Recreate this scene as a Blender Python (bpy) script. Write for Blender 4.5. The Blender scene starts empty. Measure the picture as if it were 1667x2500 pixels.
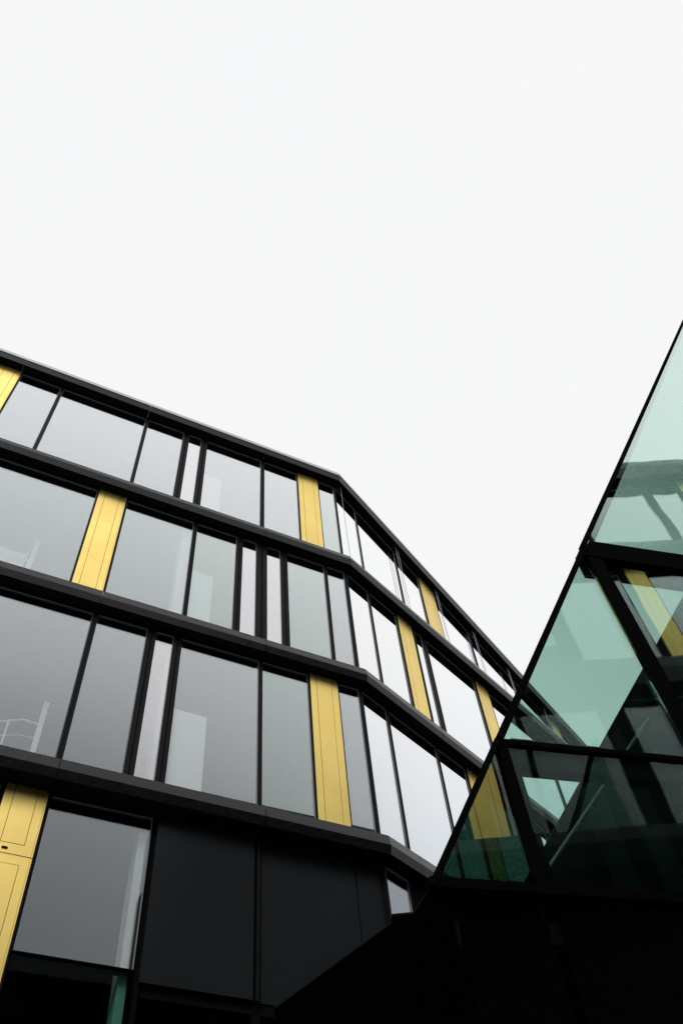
import bpy, math, random
from math import radians as rad, sin, cos, tan
from mathutils import Vector, Matrix
random.seed(4)
C = bpy.context.scene.collection
S = bpy.context.scene

# ------------------------------------------------------------------ camera
F_PX, W_PX, H_PX = 2039.28, 1667.0, 2500.0
PITCH, ROLL = 0.97860163, 0.13345032
fw = Vector((0, cos(PITCH), sin(PITCH)))
rt0 = Vector((1, 0, 0)); dn0 = fw.cross(rt0)
rt = cos(ROLL) * rt0 + sin(ROLL) * dn0
dn = -sin(ROLL) * rt0 + cos(ROLL) * dn0
cam = bpy.data.cameras.new('camera'); cam_o = bpy.data.objects.new('camera', cam); C.objects.link(cam_o)
M = Matrix((rt, -dn, -fw)).transposed().to_4x4(); M.translation = (0, 0, 1.6)
cam_o.matrix_world = M
cam.sensor_fit = 'VERTICAL'; cam.sensor_height = 36.0; cam.lens = 36.0 * F_PX / H_PX
cam.clip_end = 2000; cam.clip_start = 0.05
S.camera = cam_o

# ------------------------------------------------------------------ world: pale overcast sky
SUN_AZ = Vector((-0.04, -1.0)); SUN_EL = rad(46)
w = bpy.data.worlds.new('World'); S.world = w; w.use_nodes = True
nt = w.node_tree; nt.nodes.clear()
def N(t, tree=nt, **k):
    n = tree.nodes.new(t)
    for a, b in k.items(): setattr(n, a, b)
    return n
out = N('ShaderNodeOutputWorld'); add = N('ShaderNodeAddShader')
sky = N('ShaderNodeTexSky', sky_type='NISHITA', sun_disc=False)
sky.sun_elevation = SUN_EL; sky.sun_rotation = math.atan2(SUN_AZ.x, SUN_AZ.y)
bg1 = N('ShaderNodeBackground'); bg1.inputs[1].default_value = 0.003   # what little clear-sky tint comes through the cloud
nt.links.new(sky.outputs[0], bg1.inputs[0])
tc = N('ShaderNodeTexCoord'); sep = N('ShaderNodeSeparateXYZ'); nt.links.new(tc.outputs['Generated'], sep.inputs[0])
mr = N('ShaderNodeMapRange', interpolation_type='SMOOTHSTEP')
mr.inputs['From Min'].default_value = -0.05; mr.inputs['From Max'].default_value = 0.60
mr.inputs['To Min'].default_value = 0.50; mr.inputs['To Max'].default_value = 0.945
nt.links.new(sep.outputs['Z'], mr.inputs['Value'])
noi = N('ShaderNodeTexNoise'); noi.inputs['Scale'].default_value = 2.6; noi.inputs['Detail'].default_value = 3.0
noi.inputs['Roughness'].default_value = 0.5
nt.links.new(tc.outputs['Generated'], noi.inputs['Vector'])
cr = N('ShaderNodeValToRGB')
cr.color_ramp.elements[0].position = 0.3; cr.color_ramp.elements[0].color = (0.975, 0.98, 0.985, 1)
cr.color_ramp.elements[1].position = 0.7; cr.color_ramp.elements[1].color = (.985, 0.983, 0.98, 1)
nt.links.new(noi.outputs['Fac'], cr.inputs[0])
bg2 = N('ShaderNodeBackground')
n2 = N('ShaderNodeTexNoise'); n2.inputs['Scale'].default_value = 1.7; n2.inputs['Detail'].default_value = 4.0
nt.links.new(tc.outputs['Generated'], n2.inputs['Vector'])
el = N('ShaderNodeMapRange', interpolation_type='SMOOTHSTEP'); el.inputs['From Min'].default_value = .40; el.inputs['From Max'].default_value = .76
el.inputs['To Min'].default_value = 1.0; el.inputs['To Max'].default_value = 0.0
nt.links.new(sep.outputs['Z'], el.inputs['Value'])
nm = N('ShaderNodeMapRange'); nm.inputs['From Min'].default_value = .35; nm.inputs['From Max'].default_value = .65
nm.inputs['To Min'].default_value = .42; nm.inputs['To Max'].default_value = 0.0
nt.links.new(n2.outputs['Fac'], nm.inputs['Value'])
pr = N('ShaderNodeMath', operation='MULTIPLY'); nt.links.new(el.outputs[0], pr.inputs[0]); nt.links.new(nm.outputs[0], pr.inputs[1])
om = N('ShaderNodeMath', operation='SUBTRACT'); om.inputs[0].default_value = 1.0; nt.links.new(pr.outputs[0], om.inputs[1])
st = N('ShaderNodeMath', operation='MULTIPLY'); nt.links.new(om.outputs[0], st.inputs[0]); nt.links.new(mr.outputs[0], st.inputs[1])
cm = N('ShaderNodeMix', data_type='RGBA'); cm.inputs[7].default_value = (.42, .58, .72, 1)
nt.links.new(pr.outputs[0], cm.inputs[0]); nt.links.new(cr.outputs[0], cm.inputs[6]); nt.links.new(cm.outputs[2], bg2.inputs[0]); nt.links.new(mr.outputs[0], bg2.inputs[1])
nt.links.new(bg1.outputs[0], add.inputs[0]); nt.links.new(bg2.outputs[0], add.inputs[1])
nt.links.new(add.outputs[0], out.inputs[0])

# soft sun behind thin cloud
sl = bpy.data.lights.new('sun', 'SUN'); sl.energy = 1.5; sl.angle = rad(18); sl.color = (1.0, 0.97, 0.93)
so = bpy.data.objects.new('sun', sl); C.objects.link(so)
tosun = Vector((SUN_AZ.x * cos(SUN_EL), SUN_AZ.y * cos(SUN_EL), sin(SUN_EL)))
so.rotation_euler = tosun.to_track_quat('Z', 'Y').to_euler(); so.location = (0, 0, 40)

S.render.engine = 'CYCLES'
S.view_settings.view_transform = 'Standard'; S.view_settings.look = 'None'
S.view_settings.exposure = 0.0; S.view_settings.gamma = 1.0; S.view_settings.use_curve_mapping = False
S.cycles.transparent_max_bounces = 24; S.cycles.max_bounces = 8; S.cycles.glossy_bounces = 5
S.cycles.transmission_bounces = 6; S.cycles.diffuse_bounces = 3

# ------------------------------------------------------------------ materials
def mat(name):
    m = bpy.data.materials.new(name); m.use_nodes = True; t = m.node_tree
    return m, t, t.nodes['Principled BSDF'], t.links
def simple(name, col, rough=0.5, metal=0.0, spec=0.5, var=0.0, scale=3.0, bump=0.0, speck=0.0):
    m, t, p, L = mat(name)
    p.inputs['Base Color'].default_value = (*col, 1); p.inputs['Roughness'].default_value = rough
    p.inputs['Metallic'].default_value = metal; p.inputs['Specular IOR Level'].default_value = spec
    co = N('ShaderNodeTexCoord', t)
    if var:
        n = N('ShaderNodeTexNoise', t); n.inputs['Scale'].default_value = scale; n.inputs['Detail'].default_value = 6
        L.new(co.outputs['Object'], n.inputs['Vector'])
        r = N('ShaderNodeMapRange', t); r.inputs['From Min'].default_value = .3; r.inputs['From Max'].default_value = .7
        r.inputs['To Min'].default_value = 1 - var; r.inputs['To Max'].default_value = 1 + var
        L.new(n.outputs['Fac'], r.inputs['Value'])
        mx = N('ShaderNodeVectorMath', t, operation='SCALE'); mx.inputs[0].default_value = col
        L.new(r.outputs[0], mx.inputs['Scale']); L.new(mx.outputs[0], p.inputs['Base Color'])
        r2 = N('ShaderNodeMapRange', t); r2.inputs['To Min'].default_value = rough * .8; r2.inputs['To Max'].default_value = min(1, rough * 1.25)
        L.new(n.outputs['Fac'], r2.inputs['Value']); L.new(r2.outputs[0], p.inputs['Roughness'])
    if bump or speck:
        n2 = N('ShaderNodeTexNoise', t); n2.inputs['Scale'].default_value = 60 if speck else 2.0
        L.new(co.outputs['Object'], n2.inputs['Vector'])
        b = N('ShaderNodeBump', t); b.inputs['Strength'].default_value = bump or speck; b.inputs['Distance'].default_value = 0.01 if speck else .02
        L.new(n2.outputs['Fac'], b.inputs['Height']); L.new(b.outputs[0], p.inputs['Normal'])
    return m
def glass(name, tint, pts, wav=0.0, wscale=1.2, speck=False, gloss=(1, 1, 1)):
    """coated glass: clear tinted transmission plus a mirror whose strength rises with the viewing angle"""
    m, t, p, L = mat(name); t.nodes.remove(p)
    o = t.nodes['Material Output']
    tr = N('ShaderNodeBsdfTransparent', t); tr.inputs[0].default_value = (*tint, 1)
    gl = N('ShaderNodeBsdfGlossy', t); gl.inputs['Roughness'].default_value = 0.0; gl.inputs[0].default_value = (*gloss, 1)
    lw = N('ShaderNodeLayerWeight', t); lw.inputs['Blend'].default_value = 0.5
    fc = N('ShaderNodeFloatCurve', t)
    cu = fc.mapping.curves[0]
    cu.points[0].location = (0, pts[0][1]); cu.points[1].location = (1, pts[-1][1])
    for x, y in pts[1:-1]: cu.points.new(x, y)
    fc.mapping.update()
    L.new(lw.outputs['Facing'], fc.inputs['Value'])
    mx = N('ShaderNodeMixShader', t); L.new(fc.outputs[0], mx.inputs[0]); L.new(tr.outputs[0], mx.inputs[1]); L.new(gl.outputs[0], mx.inputs[2])
    if wav:
        co = N('ShaderNodeTexCoord', t); n = N('ShaderNodeTexNoise', t); n.inputs['Scale'].default_value = wscale; n.inputs['Detail'].default_value = 1.0
        L.new(co.outputs['Object'], n.inputs['Vector'])
        b = N('ShaderNodeBump', t); b.inputs['Strength'].default_value = 1.0; b.inputs['Distance'].default_value = wav
        L.new(n.outputs['Fac'], b.inputs['Height']); L.new(b.outputs[0], gl.inputs['Normal'])
    last = mx
    if speck:     # dust and dried rain spots on the outer face
        co = N('ShaderNodeTexCoord', t); v = N('ShaderNodeTexVoronoi', t); v.inputs['Scale'].default_value = 26
        L.new(co.outputs['Object'], v.inputs['Vector'])
        r = N('ShaderNodeMapRange', t); r.inputs['From Min'].default_value = .06; r.inputs['From Max'].default_value = .12
        r.inputs['To Min'].default_value = .35; r.inputs['To Max'].default_value = 0.0
        L.new(v.outputs['Distance'], r.inputs['Value'])
        n = N('ShaderNodeTexNoise', t); n.inputs['Scale'].default_value = 1.5; L.new(co.outputs['Object'], n.inputs['Vector'])
        r3 = N('ShaderNodeMapRange', t); r3.inputs['From Min'].default_value = .42; r3.inputs['From Max'].default_value = .7
        L.new(n.outputs['Fac'], r3.inputs['Value'])
        mu = N('ShaderNodeMath', t, operation='MULTIPLY'); L.new(r.outputs[0], mu.inputs[0]); L.new(r3.outputs[0], mu.inputs[1])
        df = N('ShaderNodeBsdfDiffuse', t); df.inputs[0].default_value = (.12, .14, .13, 1)
        m2 = N('ShaderNodeMixShader', t); L.new(mu.outputs[0], m2.inputs[0]); L.new(mx.outputs[0], m2.inputs[1]); L.new(df.outputs[0], m2.inputs[2])
        last = m2
    L.new(last.outputs[0], o.inputs[0])
    return m
MT = {}
MT['black'] = simple('black_powder_coat', (.006, .006, .007), .5, spec=.10, var=.15)
MT['ledge'] = simple('charcoal_coated_sheet', (.005, .0053, .0062), .26, spec=.32, var=.3, scale=9, speck=.12)
MT['flash'] = simple('grey_roof_flashing', (.42, .44, .47), .34, metal=.8, var=.05)
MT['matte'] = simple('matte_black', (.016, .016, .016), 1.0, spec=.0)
MT['seal'] = simple('grey_glazing_bead', (.26, .27, .28), 1.0, spec=.0)
MT['frame'] = simple('black_window_frame', (.006, .006, .007), 1.0, spec=.0)
MT['wire'] = simple('grey_wire', (.42, .43, .45), .8, spec=.1)
MT['yellow'] = simple('yellow_anodised_sheet', (1.0, .74, .22), .36, metal=.84, spec=.5, var=.07, scale=1.6, bump=.12)
MT['glass'] = glass('coated_window_glass', (.98, .99, .99), [(0, .05), (.2, .12), (.3, .25), (.4, .40), (.5, .62), (.6, .86), (.7, .97), (1, 1)], wav=.0008, wscale=.9, gloss=(.955, .98, 1.0))
MT['glass_green'] = glass('greenish_window_glass', (.86, .94, .92), [(0, .05), (.2, .12), (.3, .25), (.4, .40), (.5, .62), (.6, .86), (.7, .97), (1, 1)], wav=.0008, wscale=.7, gloss=(.945, .985, .975))
MT['glass_pale'] = glass('pale_window_glass', (.98, .99, .99), [(0, .1), (.2, .22), (.3, .42), (.4, .58), (.5, .78), (.6, .86), (.7, .97), (1, 1)], wav=.0008, wscale=.9, gloss=(.985, .977, .995))
MT['tealshade'] = glass('shaded_green_glass', (.30, .48, .42), [(0, .02), (.3, .04), (.5, .09), (.7, .2), (1, .8)], wav=.0015, speck=True, gloss=(.8, .97, .9))  # copy of the green glass, darkened to paint in the dark court it mirrors
MT['glass_dim'] = glass('dull_window_glass', (.98, .99, .99), [(0, .03), (.5, .22), (.7, .33), (1, .6)], gloss=(.95, .96, 1))
MT['glass_white'] = glass('skyward_window_glass', (.95, .97, .97), [(0, .05), (.3, .25), (.5, .62), (.6, .92), (.68, .99), (1, 1)], wav=.0008, wscale=.9)
MT['glass_blue'] = glass('bluish_window_glass', (.98, .99, .99), [(0, .05), (.2, .12), (.3, .25), (.4, .40), (.5, .62), (.6, .86), (.7, .97), (1, 1)], wav=.0008, wscale=.6, gloss=(.92, .97, .985))
MT['smoke'] = simple('smoked_spandrel_glass', (.013, .0155, .018), .22, spec=.12, var=.1, scale=.6)
MT['lowglass'] = glass('dark_reflection_glass', (.50, .66, .61), [(0, .01), (.5, .02), (.8, .1), (1, .4)])  # same glazing below the mirrored sky; the dark reflection is put into its colour
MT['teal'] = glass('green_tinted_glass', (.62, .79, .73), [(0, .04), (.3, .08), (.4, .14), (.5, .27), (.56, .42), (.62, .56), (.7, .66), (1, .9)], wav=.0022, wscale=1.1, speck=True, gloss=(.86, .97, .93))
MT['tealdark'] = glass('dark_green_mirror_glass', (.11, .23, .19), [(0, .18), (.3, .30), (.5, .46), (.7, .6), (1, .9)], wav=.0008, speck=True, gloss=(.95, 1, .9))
MT['white'] = simple('white_painted_board', (.88, .92, .91), .6, var=.02)
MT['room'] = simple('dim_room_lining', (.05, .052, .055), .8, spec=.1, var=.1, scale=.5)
MT['steel'] = simple('stainless_wire', (.55, .56, .58), .3, metal=1)
MT['core'] = simple('dark_stair_core_cladding', (.007, .008, .008), .7, spec=.1, var=.3, scale=2)
MT['plank'] = simple('dark_grey_cladding_plank', (.018, .021, .020), .6, spec=.1, var=.3, scale=4)
MT['asphalt'] = simple('asphalt', (.045, .045, .047), .9, var=.2, scale=4, speck=.5)

# ------------------------------------------------------------------ mesh helpers
class MB:
    def __init__(s): s.v = []; s.f = []; s.m = []; s.mats = []
    def mi(s, m):
        if m not in s.mats: s.mats.append(m)
        return s.mats.index(m)
    def box(s, x0, x1, y0, y1, z0, z1, m):
        b = len(s.v); i = s.mi(m)
        s.v += [(x0, y0, z0), (x1, y0, z0), (x1, y1, z0), (x0, y1, z0), (x0, y0, z1), (x1, y0, z1), (x1, y1, z1), (x0, y1, z1)]
        for q in ((0, 3, 2, 1), (4, 5, 6, 7), (0, 1, 5, 4), (1, 2, 6, 5), (2, 3, 7, 6), (3, 0, 4, 7)):
            s.f.append(tuple(b + k for k in q)); s.m.append(i)
        return s
    def loft(s, A, B, m):
        """closed solid between two matching outlines"""
        b = len(s.v); n = len(A); i = s.mi(m); s.v += list(A) + list(B)
        s.f.append(tuple(b + k for k in reversed(range(n)))); s.m.append(i)
        s.f.append(tuple(b + n + k for k in range(n))); s.m.append(i)
        for k in range(n):
            j = (k + 1) % n; s.f.append((b + k, b + j, b + n + j, b + n + k)); s.m.append(i)
        return s
    def rod(s, p, q, r, m, n=8):
        p = Vector(p); q = Vector(q); d = (q - p).normalized()
        a = d.orthogonal().normalized(); c = d.cross(a)
        ring = [a * cos(2 * math.pi * k / n) * r + c * sin(2 * math.pi * k / n) * r for k in range(n)]
        return s.loft([tuple(p + k) for k in ring], [tuple(q + k) for k in ring], m)
    def build(s, name, parent=None, rz=0.0, bevel=0.0, loc=None):
        me = bpy.data.meshes.new(name); me.from_pydata(s.v, [], s.f)
        for k in s.mats: me.materials.append(MT[k])
        me.polygons.foreach_set('material_index', s.m); me.update()
        import bmesh
        bm = bmesh.new(); bm.from_mesh(me); bmesh.ops.recalc_face_normals(bm, faces=bm.faces); bm.to_mesh(me); bm.free()
        o = bpy.data.objects.new(name, me); C.objects.link(o)
        if parent: o.parent = parent
        o.rotation_euler[2] = rz
        if loc: o.location = loc
        if bevel:
            b = o.modifiers.new('bevel', 'BEVEL'); b.width = bevel; b.segments = 2; b.limit_method = 'ANGLE'
        return o
def thing(name, label, cat, loc, rz=0.0, group=None):
    o = bpy.data.objects.new(name, None); C.objects.link(o); o.location = loc; o.rotation_euler[2] = rz
    o['label'] = label; o['category'] = cat
    if group: o['group'] = group
    return o

# ------------------------------------------------------------------ ground
g = MB().box(-300, 300, -300, 300, -.3, 0, 'asphalt').build('ground'); g['kind'] = 'structure'

# ------------------------------------------------------------------ office building with the kinked facade
AL, AR, AT = 0.555944252, rad(54.5), rad(59.27)
P0 = (0.05, 11.4, 0)
off = thing('office_building', 'black banded office building with grey windows, yellow panels and a kinked corner', 'building', P0, AL)

def window(parent, u0, u1, z0, z1, s, rz=0.0, pane='glass', label=None, fr=.014):
    m = MB(); u0 -= .010; u1 += .010
    m.box(u0, u0 + fr, s - .006, s + .10, z0, z1, 'frame').box(u1 - fr, u1, s - .006, s + .10, z0, z1, 'frame')
    m.box(u0 + fr, u1 - fr, s - .006, s + .10, z1 - fr, z1, 'frame').box(u0 + fr, u1 - fr, s - .006, s + .10, z0, z0 + fr, 'frame')
    # pale glazing bead round the pane
    g2 = .014
    m.box(u0 + fr, u1 - fr, s + .012, s + .05, z1 - fr - g2 * 1.6, z1 - fr, 'seal')
    m.box(u0 + fr, u0 + fr + g2 * .5, s + .012, s + .05, z0 + fr, z1 - fr - g2 * 1.6, 'seal')
    m.box(u1 - fr - g2 * .8, u1 - fr, s + .012, s + .05, z0 + fr, z1 - fr - g2 * 1.6, 'seal')
    wo = m.build('window', parent, rz)
    po = MB().box(u0 + fr + g2 * .5 - .004, u1 - fr - g2 * .8 + .006, s + .022, s + .034, z0 + fr - .004, z1 - fr - g2 * 1.6 + .006, pane).build('pane', wo)
    if not label and pane == 'glass_pale': label = 'narrow pale window'
    if label: wo['label'] = label
    return wo
def yellow(parent, u0, u1, z0, z1, s, rz=0.0, split=None, label=None, foot=.07):
    """yellow ventilation panel: flat frame strips round a central leaf, thin shadow joints between"""
    gp = .007; a = u0 + .105 * (u1 - u0) / .55; a = u0 + .12; b = u1 - .13
    def leaf(zb, zt, hasfoot, po=None, hastop=False):
        m = MB(); m.box(u0 + .01, u1 - .01, s + .03, s + .16, zb, zt, 'matte')
        m.box(u0, a, s, s + .025, zb, zt, 'yellow'); m.box(b, u1 - .022, s, s + .025, zb, zt, 'yellow')
        m.box(u1 - .018, u1, s + .006, s + .027, zb, zt, 'yellow')
        cz0, cz1 = zb, zt
        if hasfoot: m.box(a, b, s, s + .025, zb, zb + hasfoot, 'yellow'); cz0 = zb + hasfoot + gp
        if hastop: m.box(a, b, s, s + .025, zt - hastop, zt, 'yellow'); cz1 = zt - hastop - gp
        if po is None: po = m.build('yellow_panel', parent, rz)
        else: po = m.build('panel_frame', po)
        MB().box(a + gp, b - gp, s - .002, s + .024, cz0, cz1, 'yellow').build('panel_leaf', po)
        return po
    if split:
        top = leaf(split + .006, z1, .14)
        MB().box(u0 + .16, u0 + .235, s - .014, s, split + .06, split + .085, 'black').build('handle', top, bevel=.004)
        low = leaf(z0, split - .006, .12, None, .12)
        low['label'] = 'lower leaf of the tall yellow panel'
        top['label'] = 'upper leaf of the tall yellow panel with small black handle'
        return top
    o = leaf(z0, z1, foot)
    if label: o['label'] = label
    return o
def darkpost(parent, u0, u1, z0, z1, s, rz=0.0, name='mullion'):
    if u1 - u0 < .002: return
    m = MB()
    w_ = u1 - u0
    if w_ > .25:
        k = (u0 + u1) / 2
        m.box(u0, k - .004, s - .010, s + .12, z0, z1, 'black').box(k + .004, u1, s - .010, s + .12, z0, z1, 'black')
        m.box(k - .004, k + .004, s, s + .12, z0, z1, 'matte')
    elif w_ > .06:
        m.box(u0, u0 + w_ * .42, s - .010, s + .12, z0, z1, 'black').box(u0 + w_ * .58, u1, s - .010, s + .12, z0, z1, 'black')
        m.box(u0 + w_ * .42, u0 + w_ * .58, s + .004, s + .12, z0, z1, 'matte')
    else: m.box(u0, u1, s - .010, s + .12, z0, z1, 'black')
    m.build(name if w_ < .12 else 'dark_panel', parent, rz)
def row(parent, items, z0, zt, zsof, s, rz=0.0, uend=None, sy=None, start=None, pane='glass'):
    """items: (kind, u0, u1) from left to right; gaps become mullions"""
    prev = start
    for it in items:
        k, a, b = it[:3]; o = it[3] if len(it) > 3 else {}
        if prev is not None and a > prev + .001: darkpost(parent, prev, a, z0, zsof - .006, s, rz)
        if k == 'w':
            window(parent, a, b, o.get('z0', z0), zt, s, rz, o.get('pane', pane), o.get('label'))
            MB().box(a, b, s - .01, s + .12, zt, zsof - .006, 'matte').build('head_panel', parent, rz)
        elif k == 'y':
            yellow(parent, a, b, z0, zsof - .008, sy if sy is not None else s - .06, rz, o.get('split'), o.get('label'))
        prev = b
    if uend is not None: darkpost(parent, prev, uend, z0, zsof - .006, s, rz)

Z = dict(T=20.32, L1=16.73, L2=13.13, L3=9.50)
def soff(k): return Z[k] - (.32 if k == 'T' else .33)
GL = .205; G4 = .30
cL = lambda u: -6.06 + (u + 6.06) * (9.68 + GL) / 10.04
c4 = lambda u: -6.06 + (u + 6.06) * (9.68 + G4) / 10.04
def conv(items, f): return [(k, f(a), f(b), *r) for k, a, b, *r in items]
left_extra = [('w', -16.9, -14.1), ('w', -14.0, -11.6), ('y', -11.5, -11.0), ('w', -10.9, -8.62)]
rows_L = [
 ('L1', 'T', 19.93, left_extra + [('y', -8.57, -8.08), ('w', -8.05, -7.14), ('w', -7.08, -5.05), ('w', -4.99, -4.08), ('w', -3.94, -3.62, dict(pane='glass_pale')), ('w', -3.47, -2.02), ('w', -1.94, -1.03), ('y', -1.01, -.45), ('w', -.43, .02, dict(pane='glass_green'))]),
 ('L2', 'L1', 16.34, left_extra[:3] + [('w', -10.9, -8.06), ('w', -7.98, -5.63, dict(pane='glass_blue')), ('y', -5.60, -5.04), ('w', -5.0, -3.54, dict(pane='glass_blue')), ('w', -3.47, -2.56, dict(pane='glass_green')), ('w', -2.43, -2.10, dict(pane='glass_pale')), ('w', -1.87, -1.54, dict(pane='glass_pale')), ('w', -1.39, -.48, dict(pane='glass_green')), ('w', -.42, .02)]),
 ('L3', 'L2', 12.73, left_extra[:2] + [('w', -11.5, -8.06), ('w', -7.98, -5.09), ('w', -5.01, -4.12), ('w', -3.97, -3.64, dict(pane='glass_pale')), ('w', -3.50, -2.02), ('w', -1.96, -1.04, dict(pane='glass_green')), ('y', -1.01, -.44), ('w', -.42, .02)]),
]
for zb, zt, top, items in rows_L:
    row(off, conv(items, cL), Z[zb], soff(zt) - .03, soff(zt), GL, uend=-.045, sy=.19)
# third row from the top on the left, just under the lowest ledge
z4 = soff('L3')
row(off, [('w', -16.9, -11.6), ('w', -11.5, -8.7), ('w', c4(-8.6), c4(-5.68))], 7.0, z4 - .03, z4, G4)
darkpost(off, c4(-5.66), c4(-5.62), 3.6, z4 - .006, G4)
yellow(off, c4(-5.62), c4(-5.06), 3.6, z4 - .008, .285, split=8.16)
darkpost(off, c4(-5.06), c4(-5.035), 3.6, z4 - .006, G4)
row(off, [('w', c4(-5.02), c4(-3.59), dict(pane='glass_blue'))], 7.0, z4 - .03, z4, G4)
# jamb to the right of that window, then smoked panels
MB().box(c4(-3.57), c4(-3.51), G4 - .02, G4 + .14, 3.6, z4 - .006, 'frame').build('mullion', off)
for a, b, ss in ((-3.51, -2.06, .25), (-1.96, -.455, .30), (-.43, .01, .30)):
    f = lambda u: -6.06 + (u + 6.06) * (9.68 + ss) / 10.04
    MB().box(f(a), f(b), ss, ss + .05, 6.86, z4 - .006, 'smoke').build('smoked_panel', off)
for a, b in ((-2.07, -1.96), (-.455, -.43), (.0, .03)): MB().box(c4(a), c4(b), G4 + .02, G4 + .12, 6.85, z4 - .006, 'matte').build('mullion', off)
MB().box(c4(-2.045), c4(-2.0), .235, G4 + .05, 6.85, z4 - .01, 'black').build('mullion', off)
MB().box(c4(.01), c4(.06), .27, G4 + .1, 6.85, z4 - .01, 'ledge').build('mullion', off)
MB().box(-17, c4(-3.5), G4 + .012, G4 + .14, 6.985, 7.0, 'frame').box(c4(-3.5), c4(.05), G4 + .012, G4 + .14, 6.72, 6.855, 'frame').build('transom', off)  # added bar, shapes the edge where the mirrored sky meets the mirrored roofline
for a, b, zt in ((-16.9, -5.7, 6.985), (-5.02, -3.57, 6.985), (-3.5, -2.07, 6.72), (-1.96, .02, 6.72)):
    MB().box(c4(a), c4(b), G4 + .02, G4 + .035, 3.6, zt, 'lowglass').build('dark_reflection_pane', off)
for a, b in ((-3.57, -3.5), (-2.07, -1.96)): MB().box(c4(a), c4(b), G4 + .015, G4 + .12, 3.6, 6.72, 'frame').build('mullion', off)
MB().box(-17, .2, .3, .8, 0, 3.6, 'matte').build('plinth_wall', off)

# right-hand facets
dR, dT = AR - AL, AT - AL
cR = lambda u: -9.31 + (u + 9.31) * (6.58 + GL) / 6.94
cT = lambda u: -9.83 + (u + 9.83) * (5.78 + GL) / 6.14
widen = lambda L: [(k, a - (.012 if k == 'w' else 0), b + (.012 if k == 'w' else 0), *q) for k, a, b, *q in L]
RT = conv([('w', .33, 1.21), ('w', 1.25, 3.05), ('w', 3.10, 4.25), ('y', 4.30, 5.08), ('w', 5.13, 6.98), ('w', 7.05, 9.62), ('w', 9.70, 12.0), ('y', 12.1, 12.8), ('w', 12.9, 15.5)], cT)
R2 = conv([('w', .32, 1.03), ('w', 1.09, 2.04), ('y', 2.10, 2.64), ('w', 2.76, 3.04), ('w', 3.21, 5.16), ('y', 5.24, 5.79), ('w', 5.84, 8.3), ('w', 8.4, 10.2), ('y', 10.3, 10.85), ('w', 10.9, 13.4)], cR)
R3 = conv([('w', .31, 1.02), ('w', 1.09, 2.60), ('w', 2.66, 3.60), ('y', 3.66, 4.20), ('w', 4.26, 6.6), ('w', 6.7, 8.6), ('y', 8.7, 9.25), ('w', 9.3, 11.9), ('w', 12.0, 13.4)], cR)
row(off, widen(RT), Z['L1'], soff('T') - .03, soff('T'), GL, dT, start=.05, sy=.19, pane='glass_white')
row(off, widen(R2), Z['L2'], soff('L1') - .03, soff('L1'), GL, dR, start=.045, sy=.19, pane='glass_white')
row(off, widen(R3), Z['L3'], soff('L2') - .03, soff('L2'), GL, dR, start=.045, sy=.19, pane='glass_white')
row(off, conv([('w', .31, .905, dict(pane='glass_dim'))], cR), 6.9, z4 - .03, z4, GL, dR, start=.06)
MB().box(cR(.905), 13, .25, .5, 0, z4 - .006, 'matte').build('dark_panel', off, dR)
MB().box(.1, cR(.905), .25, .5, 0, 6.88, 'matte').build('dark_panel', off, dR)
# thin wire pairs strung from the eave to the ledge below on the right facet
for u in (.19, 2.68, 2.79, 4.66, 4.75, 6.68, 6.78, 8.7, 8.8, 11.0, 11.1):
    MB().rod((u, .10, soff('T')), (u, .10, Z['L1'] + .02), .006, 'wire', 6).build('wire', off, dT)

# ledges: folded noses cut into panels with open joints, mitred at the corner
def ledge(parent, k, joints, u_lo, u_hi, rz, mitre_lo=None, mitre_hi=None, deep=.62, gap=.010, name='ledge_panel'):
    z1 = Z[k]; sf = soff(k); zn = z1 - (.16 if k in ('T', 'L1') else .19)
    prof = [(.005, z1), (-.035, zn), (0.0, sf), (deep, sf), (deep, z1 + .012)]
    J = [u_lo] + list(joints) + [u_hi]
    for i in range(len(J) - 1):
        a = J[i] + (gap / 2 if i else 0); b = J[i + 1] - (gap / 2 if i < len(J) - 2 else 0)
        A = [(a + (mitre_lo * s if (mitre_lo is not None and i == 0) else 0), s, z) for s, z in prof]
        B = [(b + (mitre_hi * s if (mitre_hi is not None and i == len(J) - 2) else 0), s, z) for s, z in prof]
        m = MB(); m.loft(A, B, 'ledge')
        if k == 'T':
            m.loft([(a + (A[0][0] - a), .005, zn + .03), (a + (A[0][0] - a), -.046, zn + .025), (a + (A[0][0] - a), -.028, z1 + .010), (a + (A[0][0] - a), .04, z1 + .02)],
                   [(b + (B[0][0] - b), .005, zn + .03), (b + (B[0][0] - b), -.046, zn + .025), (b + (B[0][0] - b), -.028, z1 + .010), (b + (B[0][0] - b), .04, z1 + .02)], 'flash')
        o = m.build(name, parent, rz)
        # soffit side is matte
        o.data.materials.append(MT['matte']); mi = len(o.data.materials) - 1
        for p in o.data.polygons:
            if p.normal.z < -.9: p.material_index = mi
for k in ('T', 'L1', 'L2', 'L3'):
    d = dT if k == 'T' else dR
    t = tan(d / 2)
    jl = [-17.05, -14.05, -11.05, -8.05, -5.06, -2.045] if k == 'T' else [-14.05, -11.05, -8.05, -5.06, -2.045]
    ledge(off, k, jl, -20, -.003, 0, None, -t)
    jr = {'T': [3.7, 6.72, 9.7, 12.7], 'L1': [2.36, 5.44, 8.5, 11.5], 'L2': [2.33, 5.4, 8.4, 11.4], 'L3': [.77, 3.8, 6.8, 9.8]}[k]
    ledge(off, k, jr, .003, 14.5, d, t, None)
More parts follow.
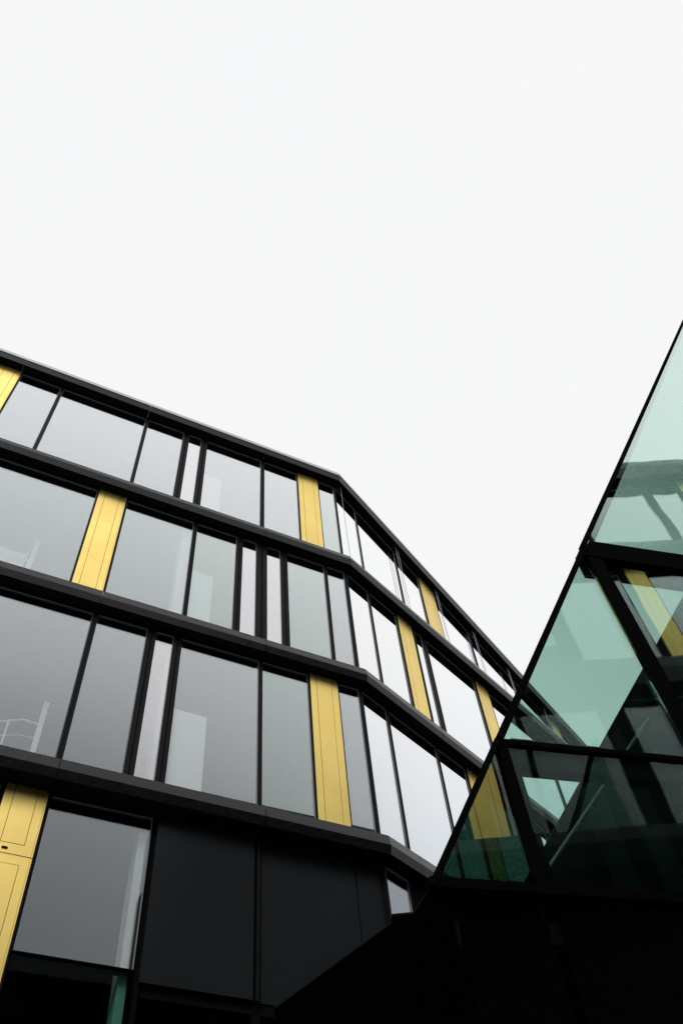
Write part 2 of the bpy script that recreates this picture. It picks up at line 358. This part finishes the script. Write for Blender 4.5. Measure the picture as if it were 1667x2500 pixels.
# roof-edge capping, a slim bright flashing above the eave
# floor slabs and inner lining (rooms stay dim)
def world_prism(name, pts, z0, z1, m, parent, inv):
    A = [tuple(inv @ Vector((x, y, z0))) for x, y in pts]; B = [tuple(inv @ Vector((x, y, z1))) for x, y in pts]
    return MB().loft(A, B, m).build(name, parent)
inv = (Matrix.Translation(P0) @ Matrix.Rotation(AL, 4, 'Z')).inverted()
def pl(u, s, a): return (P0[0] + u * cos(a) - s * sin(a), P0[1] + u * sin(a) + s * cos(a))
def slab(k, z0, z1, aR_, m='room', s0=.5, name='floor_slab'):
    d = aR_ - AL
    c = pl(-s0 * tan(d / 2), s0, AL)
    pts = [pl(-20, s0, AL), c, pl(14.5, s0, aR_), pl(14.5, 9, aR_), pl(0, 9, (AL + aR_) / 2), pl(-20, 9, AL)]
    world_prism(name, pts, z0, z1, m, off, inv)
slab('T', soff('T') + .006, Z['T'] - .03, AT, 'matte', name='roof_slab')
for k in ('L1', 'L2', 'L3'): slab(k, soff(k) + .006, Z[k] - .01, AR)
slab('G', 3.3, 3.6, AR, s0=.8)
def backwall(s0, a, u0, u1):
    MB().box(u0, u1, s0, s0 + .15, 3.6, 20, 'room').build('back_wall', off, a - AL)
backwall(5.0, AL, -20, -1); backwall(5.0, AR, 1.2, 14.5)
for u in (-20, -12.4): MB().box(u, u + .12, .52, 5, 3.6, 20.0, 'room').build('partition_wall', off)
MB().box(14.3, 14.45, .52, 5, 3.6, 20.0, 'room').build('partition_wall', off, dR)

# white boards and columns standing just inside the glass
def inside(u, s): return -6.06 + (u + 6.06) * (9.68 + s) / (9.68 + .38)
def column(ua, ub, z0, z1, s=.42):
    MB().box(inside(ua, s), inside(ub, s), s, s + .3, z0, z1, 'white').build('white_column', off, bevel=.01)
def board(ua, ub, z0, h, s=.34):
    MB().box(inside(ua, s), inside(ub, s), s, s + .06, z0, z0 + h, 'white').build('white_board', off, bevel=.005)
column(-3.76, -3.52, Z['L2'], soff('L1') - .1); column(-3.73, -3.60, Z['L3'], soff('L2') - .25); column(-3.755, -3.64, 3.6, 8.95)
board(-3.48, -2.92, Z['L3'], 1.74); board(-3.48, -3.02, Z['L2'], 1.78); board(-3.48, -3.02, Z['L1'], 1.9)

# pale stair rails behind the left-hand glass
def rail(label, u, z, post_h):
    y = 1.3
    o = thing('stair_railing', label, 'railing', (P0[0], P0[1], 0), AL, 'stair rails behind the glass')
    MB().rod((u - 1.2, y, z - .42), (u - .28, y, z), .022, 'white').build('handrail', o)
    MB().rod((u - .28, y, z), (u - .04, y, z - .01), .022, 'white').build('handrail', o)
    MB().rod((u - 1.2, y, z - .65), (u - .26, y, z - .30), .010, 'white').build('lower_rail', o)
    MB().rod((u - .26, y, z - .30), (u - .04, y, z - .30), .010, 'white').build('lower_rail', o)
    MB().box(u - .04, u + .045, y - .04, y + .04, z - 1.5, z + post_h, 'white').build('post', o)
    MB().box(u - .49, u - .46, y - .015, y + .015, z - 1.5, z - .1, 'white').build('baluster', o)
    return o
rail('pale stair rail with tall post behind the large window of the lowest grey row', -5.365, 11.12, .44)
rr = rail('pale stair rail and sloping board behind the window left of the middle yellow panel', -6.40, 14.92, .65)
MB().box(-7.2, -6.5, 1.36, 1.42, 13.2, 15.16, 'white').build('side_board', rr)

# ------------------------------------------------------------------ green glass building in front on the right
AG = 0.33278629; DG = 4.0; K = DG / 3.0
ng = Vector((-sin(AG), cos(AG), 0))
gb = thing('glass_building', 'dark framed green glass building with slanting edge rising at the right', 'building', (ng.x * DG, ng.y * DG, 0), AG)
def zk(z): return 1.6 + (z - 1.6) * K
zB, zC, zD = zk(6.27), zk(4.39), zk(3.60)
def sil(z): return 1.21 * K + (z - zD) / 1.702            # slanting outer edge
m1, m2 = 1.68 * K, 2.80 * K
top, ur = 17.0, 9.14
def pane(pts, label=None, m='teal'):
    A = [(u, 0, z) for u, z in pts]; B = [(u, .02, z) for u, z in pts]
    o = MB().loft(A, B, m).build('glass_pane', gb)
    if label: o['label'] = label
    return o
e = .02
pane([(sil(zB + .14) + e, zB + .14), (ur, zB + .14), (ur, top), (sil(top) + e, top)], 'large upper pane reflecting the roofline opposite')
tri = sil(zB - .1)
pane([(sil(zC + .02) + e, zC + .02), (m2 - .0, zC + .02), (m2 - .0, zB - .14), (sil(zB - .14) + e, zB - .14)], 'kite shaped pane beside the slanting edge')
pane([(m2 + .13, zC - .008), (m2 + 1.5, zC - .008), (m2 + 1.5, zB - .14), (m2 + .13, zB - .14)])
pane([(m2 + 1.62, zC - .008), (ur, zC - .008), (ur, zB - .14), (m2 + 1.62, zB - .14)])
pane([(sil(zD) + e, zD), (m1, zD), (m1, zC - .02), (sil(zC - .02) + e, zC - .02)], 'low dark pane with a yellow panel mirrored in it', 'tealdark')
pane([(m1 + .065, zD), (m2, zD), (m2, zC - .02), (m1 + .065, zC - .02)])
pane([(m2 + .13, zD), (ur, zD), (ur, zC - .022), (m2 + .13, zC - .022)], None, 'tealshade')
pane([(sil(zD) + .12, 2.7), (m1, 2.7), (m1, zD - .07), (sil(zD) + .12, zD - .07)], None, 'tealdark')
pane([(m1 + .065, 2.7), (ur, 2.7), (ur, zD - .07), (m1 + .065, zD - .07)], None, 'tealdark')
MB().box(sil(zD) + .14, ur, .05, .12, zD - .30, zD - .16, 'core').build('inner_frame', gb)
# slanting edge: slim outer cap, one length per storey, and a deeper member behind the glass
def slant(za, zb, o0, o1, y0, y1, m, name):
    A = [(sil(za) + o0, y0, za), (sil(za) + o1, y0, za), (sil(za) + o1, y1, za), (sil(za) + o0, y1, za)]
    B = [(sil(zb) + o0, y0, zb), (sil(zb) + o1, y0, zb), (sil(zb) + o1, y1, zb), (sil(zb) + o0, y1, zb)]
    return MB().loft(A, B, m).build(name, gb)
slant(zD - .05, zC - .01, -.004, .045, -.05, .0, 'frame', 'edge_cap')
slant(zC + .01, zB - .01, .0, .062, -.05, .0, 'frame', 'edge_cap')
slant(zB + .01, top, -.02, .042, -.05, .0, 'frame', 'edge_cap')
slant(zC, zB, .02, .06, .03, .12, 'frame', 'slanting_beam')
slant(zB, top, .02, .11, .03, .12, 'plank', 'slanting_beam')
def vert(u0, u1, z0, z1, y0, y1, m, name): return MB().box(u0, u1, y0, y1, z0, z1, m).build(name, gb)
# mullions (outer caps and inner posts)
vert(m1 - .0, m1 + .065, zD, zC - .02, -.04, .02, 'frame', 'mullion'); vert(m1 + .065, m1 + .145, zD, zC - .02, .03, .10, 'plank', 'inner_post')
vert(m2 - .0, m2 + .13, zC + .02, zB - .14, -.04, .02, 'frame', 'mullion'); vert(m2 + .13, m2 + .27, zD, zB - .14, .03, .12, 'plank', 'inner_post')
vert(m2 - .0, m2 + .13, zD, zC - .02, -.04, .02, 'frame', 'mullion')
vert(m2 + 1.5, m2 + 1.62, zC + .02, zB - .14, -.04, .02, 'frame', 'mullion')
MB().box(sil(top) + .02, ur, -.0, .06, top - .04, top, 'frame').build('transom', gb)
# transoms
for z0, z1, z2 in ((zC - .02, zC + .02, zC - .17), ):
    MB().box(sil(z0) + .03, m2 + .05, -.022, .02, z0, z1, 'frame').box(m2 + .13, ur, -.004, .02, zC - .021, zC - .009, 'frame').build('transom', gb)
    MB().box(m1 + .145, m2, .03, .12, z2, z1 + .06, 'plank').build('inner_rail', gb)
MB().loft([(sil(zB - .13) + .05, -.045, zB - .13), (ur, -.045, zB - .13), (ur, -.045, zB + .13), (sil(zB + .13) + .05, -.045, zB + .13)],
          [(sil(zB - .13) + .05, .02, zB - .13), (ur, .02, zB - .13), (ur, .02, zB + .13), (sil(zB + .13) + .05, .02, zB + .13)], 'frame').build('transom', gb)
MB().box(m2 + .0, ur, .03, .14, zB - .24, zB + .06, 'plank').build('inner_rail', gb)
MB().box(sil(zD) - .02, ur, -.045, .05, zD - .06, zD, 'frame').build('transom', gb)
# opaque stair core set back behind the glass; its near edge slants like the gable
CW = 1.1; Q = (DG + CW) / DG
cu = lambda u: u * K * Q
cz = lambda z: 1.6 + (z - 1.6) * K * Q
cs = (cz(5.88) - cz(3.55)) / (cu(3.42) - cu(1.575))
def ce(z): return cu(1.575) + (z - cz(3.55)) / cs
zc0, zc1 = zD + .25, 17.0
A = [(ce(zc0), CW, zc0), (9.0, CW, zc0), (9.0, CW, cz(3.55) + (9.0 - cu(1.575)) * cs)]
Bk = [(x, 1.7, z) for x, y, z in A]
MB().loft(A, Bk, 'core').build('stair_core', gb)
for i in range(16):
    a = cu(2.05) + i * .42; b = a + .2
    if b > 8.9: break
    za = zc0 + .05
    zta = min(zc1, cz(3.55) + (a - cu(1.575)) * cs) - .08; ztb = min(zc1, cz(3.55) + (b - cu(1.575)) * cs) - .08
    MB().loft([(a, CW - .05, za), (b, CW - .05, za), (b, CW - .05, ztb), (a, CW - .05, zta)],
              [(a, CW - .002, za), (b, CW - .002, za), (b, CW - .002, ztb), (a, CW - .002, zta)], 'plank').build('cladding_plank', gb)
# thin handrail tube running parallel to the core's edge
q2 = (DG + .8) / DG
MB().rod((2.66 * K * q2, .8, 1.6 + (4.68 - 1.6) * K * q2), (1.55 * K * q2, .8, 1.6 + (3.40 - 1.6) * K * q2 + .1), .014, 'seal').build('handrail', gb)
# black underside of the overhanging floor
igb = (Matrix.Translation((ng.x * DG, ng.y * DG, 0)) @ Matrix.Rotation(AG, 4, 'Z')).inverted()
zf = zD - .04; sc = (zf - 1.6) / 3.0
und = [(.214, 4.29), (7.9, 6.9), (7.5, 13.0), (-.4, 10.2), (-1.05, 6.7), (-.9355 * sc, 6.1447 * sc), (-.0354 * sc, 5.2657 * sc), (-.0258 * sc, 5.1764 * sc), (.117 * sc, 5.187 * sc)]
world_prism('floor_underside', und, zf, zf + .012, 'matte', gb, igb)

# ------------------------------------------------------------------ wing on the other side of the court (seen mirrored in the green glass)
aV = rad(5.0); DV = 11.96
nv = Vector((-sin(aV), cos(aV), 0)); dvv = Vector((cos(aV), sin(aV), 0))
def mirror(p): return p - 2 * (p.dot(ng) - DG) * ng
Pw = mirror(nv * DV); dw = (mirror(nv * DV + dvv) - Pw).normalized()
aW = math.atan2(dw.y, dw.x)
wing = thing('office_wing', 'black banded office wing with yellow panels, mirrored in the green glass', 'building', (Pw.x, Pw.y, 0), aW)
# local +x runs along the facade; the outward side towards the court is local +y
wing.scale = (1, -1, 1)
wz = [(9.8, 12.8), (13.6, 16.75), (17.5, 20.3)]
def wledge(u0, u1, z0, z1):
    mb = MB(); prof = [(.03, z1), (-.03, (z0 + z1) / 2 + .05), (0, z0), (.6, z0), (.6, z1)]
    o = mb.loft([(u0, s, z) for s, z in prof], [(u1, s, z) for s, z in prof], 'ledge').build('ledge_panel', wing)
for u0, u1 in ((-8, -5), (-5, -2), (-2, .5), (.5, 3.4), (3.4, 5.35), (5.35, 6.4), (6.4, 9.4), (9.4, 12.4), (12.4, 15.4)):
    wledge(u0 + .006, u1 - .006, 12.8, 13.55); wledge(u0 + .006, u1 - .006, 9.1, 9.75)
    if u0 > 5: wledge(u0 + .006, u1 - .006, 16.75, 17.45); wledge(u0 + .006, u1 - .006, 20.3, 21.1)
row(wing, [('w', -8, -5.1), ('w', -5, -3), ('w', -2.9, -.6), ('w', -.5, .9), ('w', 1.0, 2.45), ('y', 2.53, 3.14), ('w', 3.2, 3.86), ('w', 3.95, 5.5), ('w', 5.98, 8.0), ('w', 8.1, 10.0), ('y', 10.1, 10.7), ('w', 10.8, 15.2)], 9.75, 12.72, 12.8, .3, start=-8, uend=15.4, sy=.24)
row(wing, [('w', 5.62, 7.32), ('y', 7.46, 7.90), ('w', 7.95, 10.2), ('w', 10.3, 12.3), ('y', 12.4, 13), ('w', 13.1, 15.3)], 13.55, 16.6, 16.75, .3, start=5.35, uend=15.4, sy=.24)
row(wing, [('w', 5.42, 7.1), ('w', 7.2, 9.18), ('w', 9.4, 10.1), ('y', 10.2, 10.85), ('w', 10.95, 13.0), ('w', 13.1, 15.3)], 17.45, 20.2, 20.3, .3, start=5.35, uend=15.4, sy=.24)
MB().box(-8, 15.4, .55, 7, 0, 9.1, 'matte').build('lower_wall', wing)
MB().box(-8, 15.4, .55, 7, 9.1, 9.76, 'matte').build('floor_slab', wing)
MB().box(-8, 15.4, .55, 7, 12.81, 13.53, 'room').build('floor_slab', wing)
MB().box(-8, 5.35, .35, 7, 13.55, 14.35, 'ledge').build('parapet', wing)
MB().box(5.35, 15.4, .55, 7, 16.76, 17.43, 'room').build('floor_slab', wing)
MB().box(5.35, 15.4, .55, 7, 20.31, 21.08, 'matte').build('roof_slab', wing)
MB().box(-8, 15.4, 4, 4.2, 9.76, 12.81, 'room').build('back_wall', wing)
MB().box(5.35, 15.4, 4, 4.2, 13.53, 20.31, 'room').build('back_wall', wing)
MB().box(-8.15, -8, .3, 7, 9.1, 14.35, 'black').build('end_wall', wing)
MB().box(5.2, 5.35, .3, 7, 13.55, 21.08, 'black').build('end_wall', wing)
MB().box(15.4, 15.55, .3, 7, 0, 21.08, 'black').build('end_wall', wing)
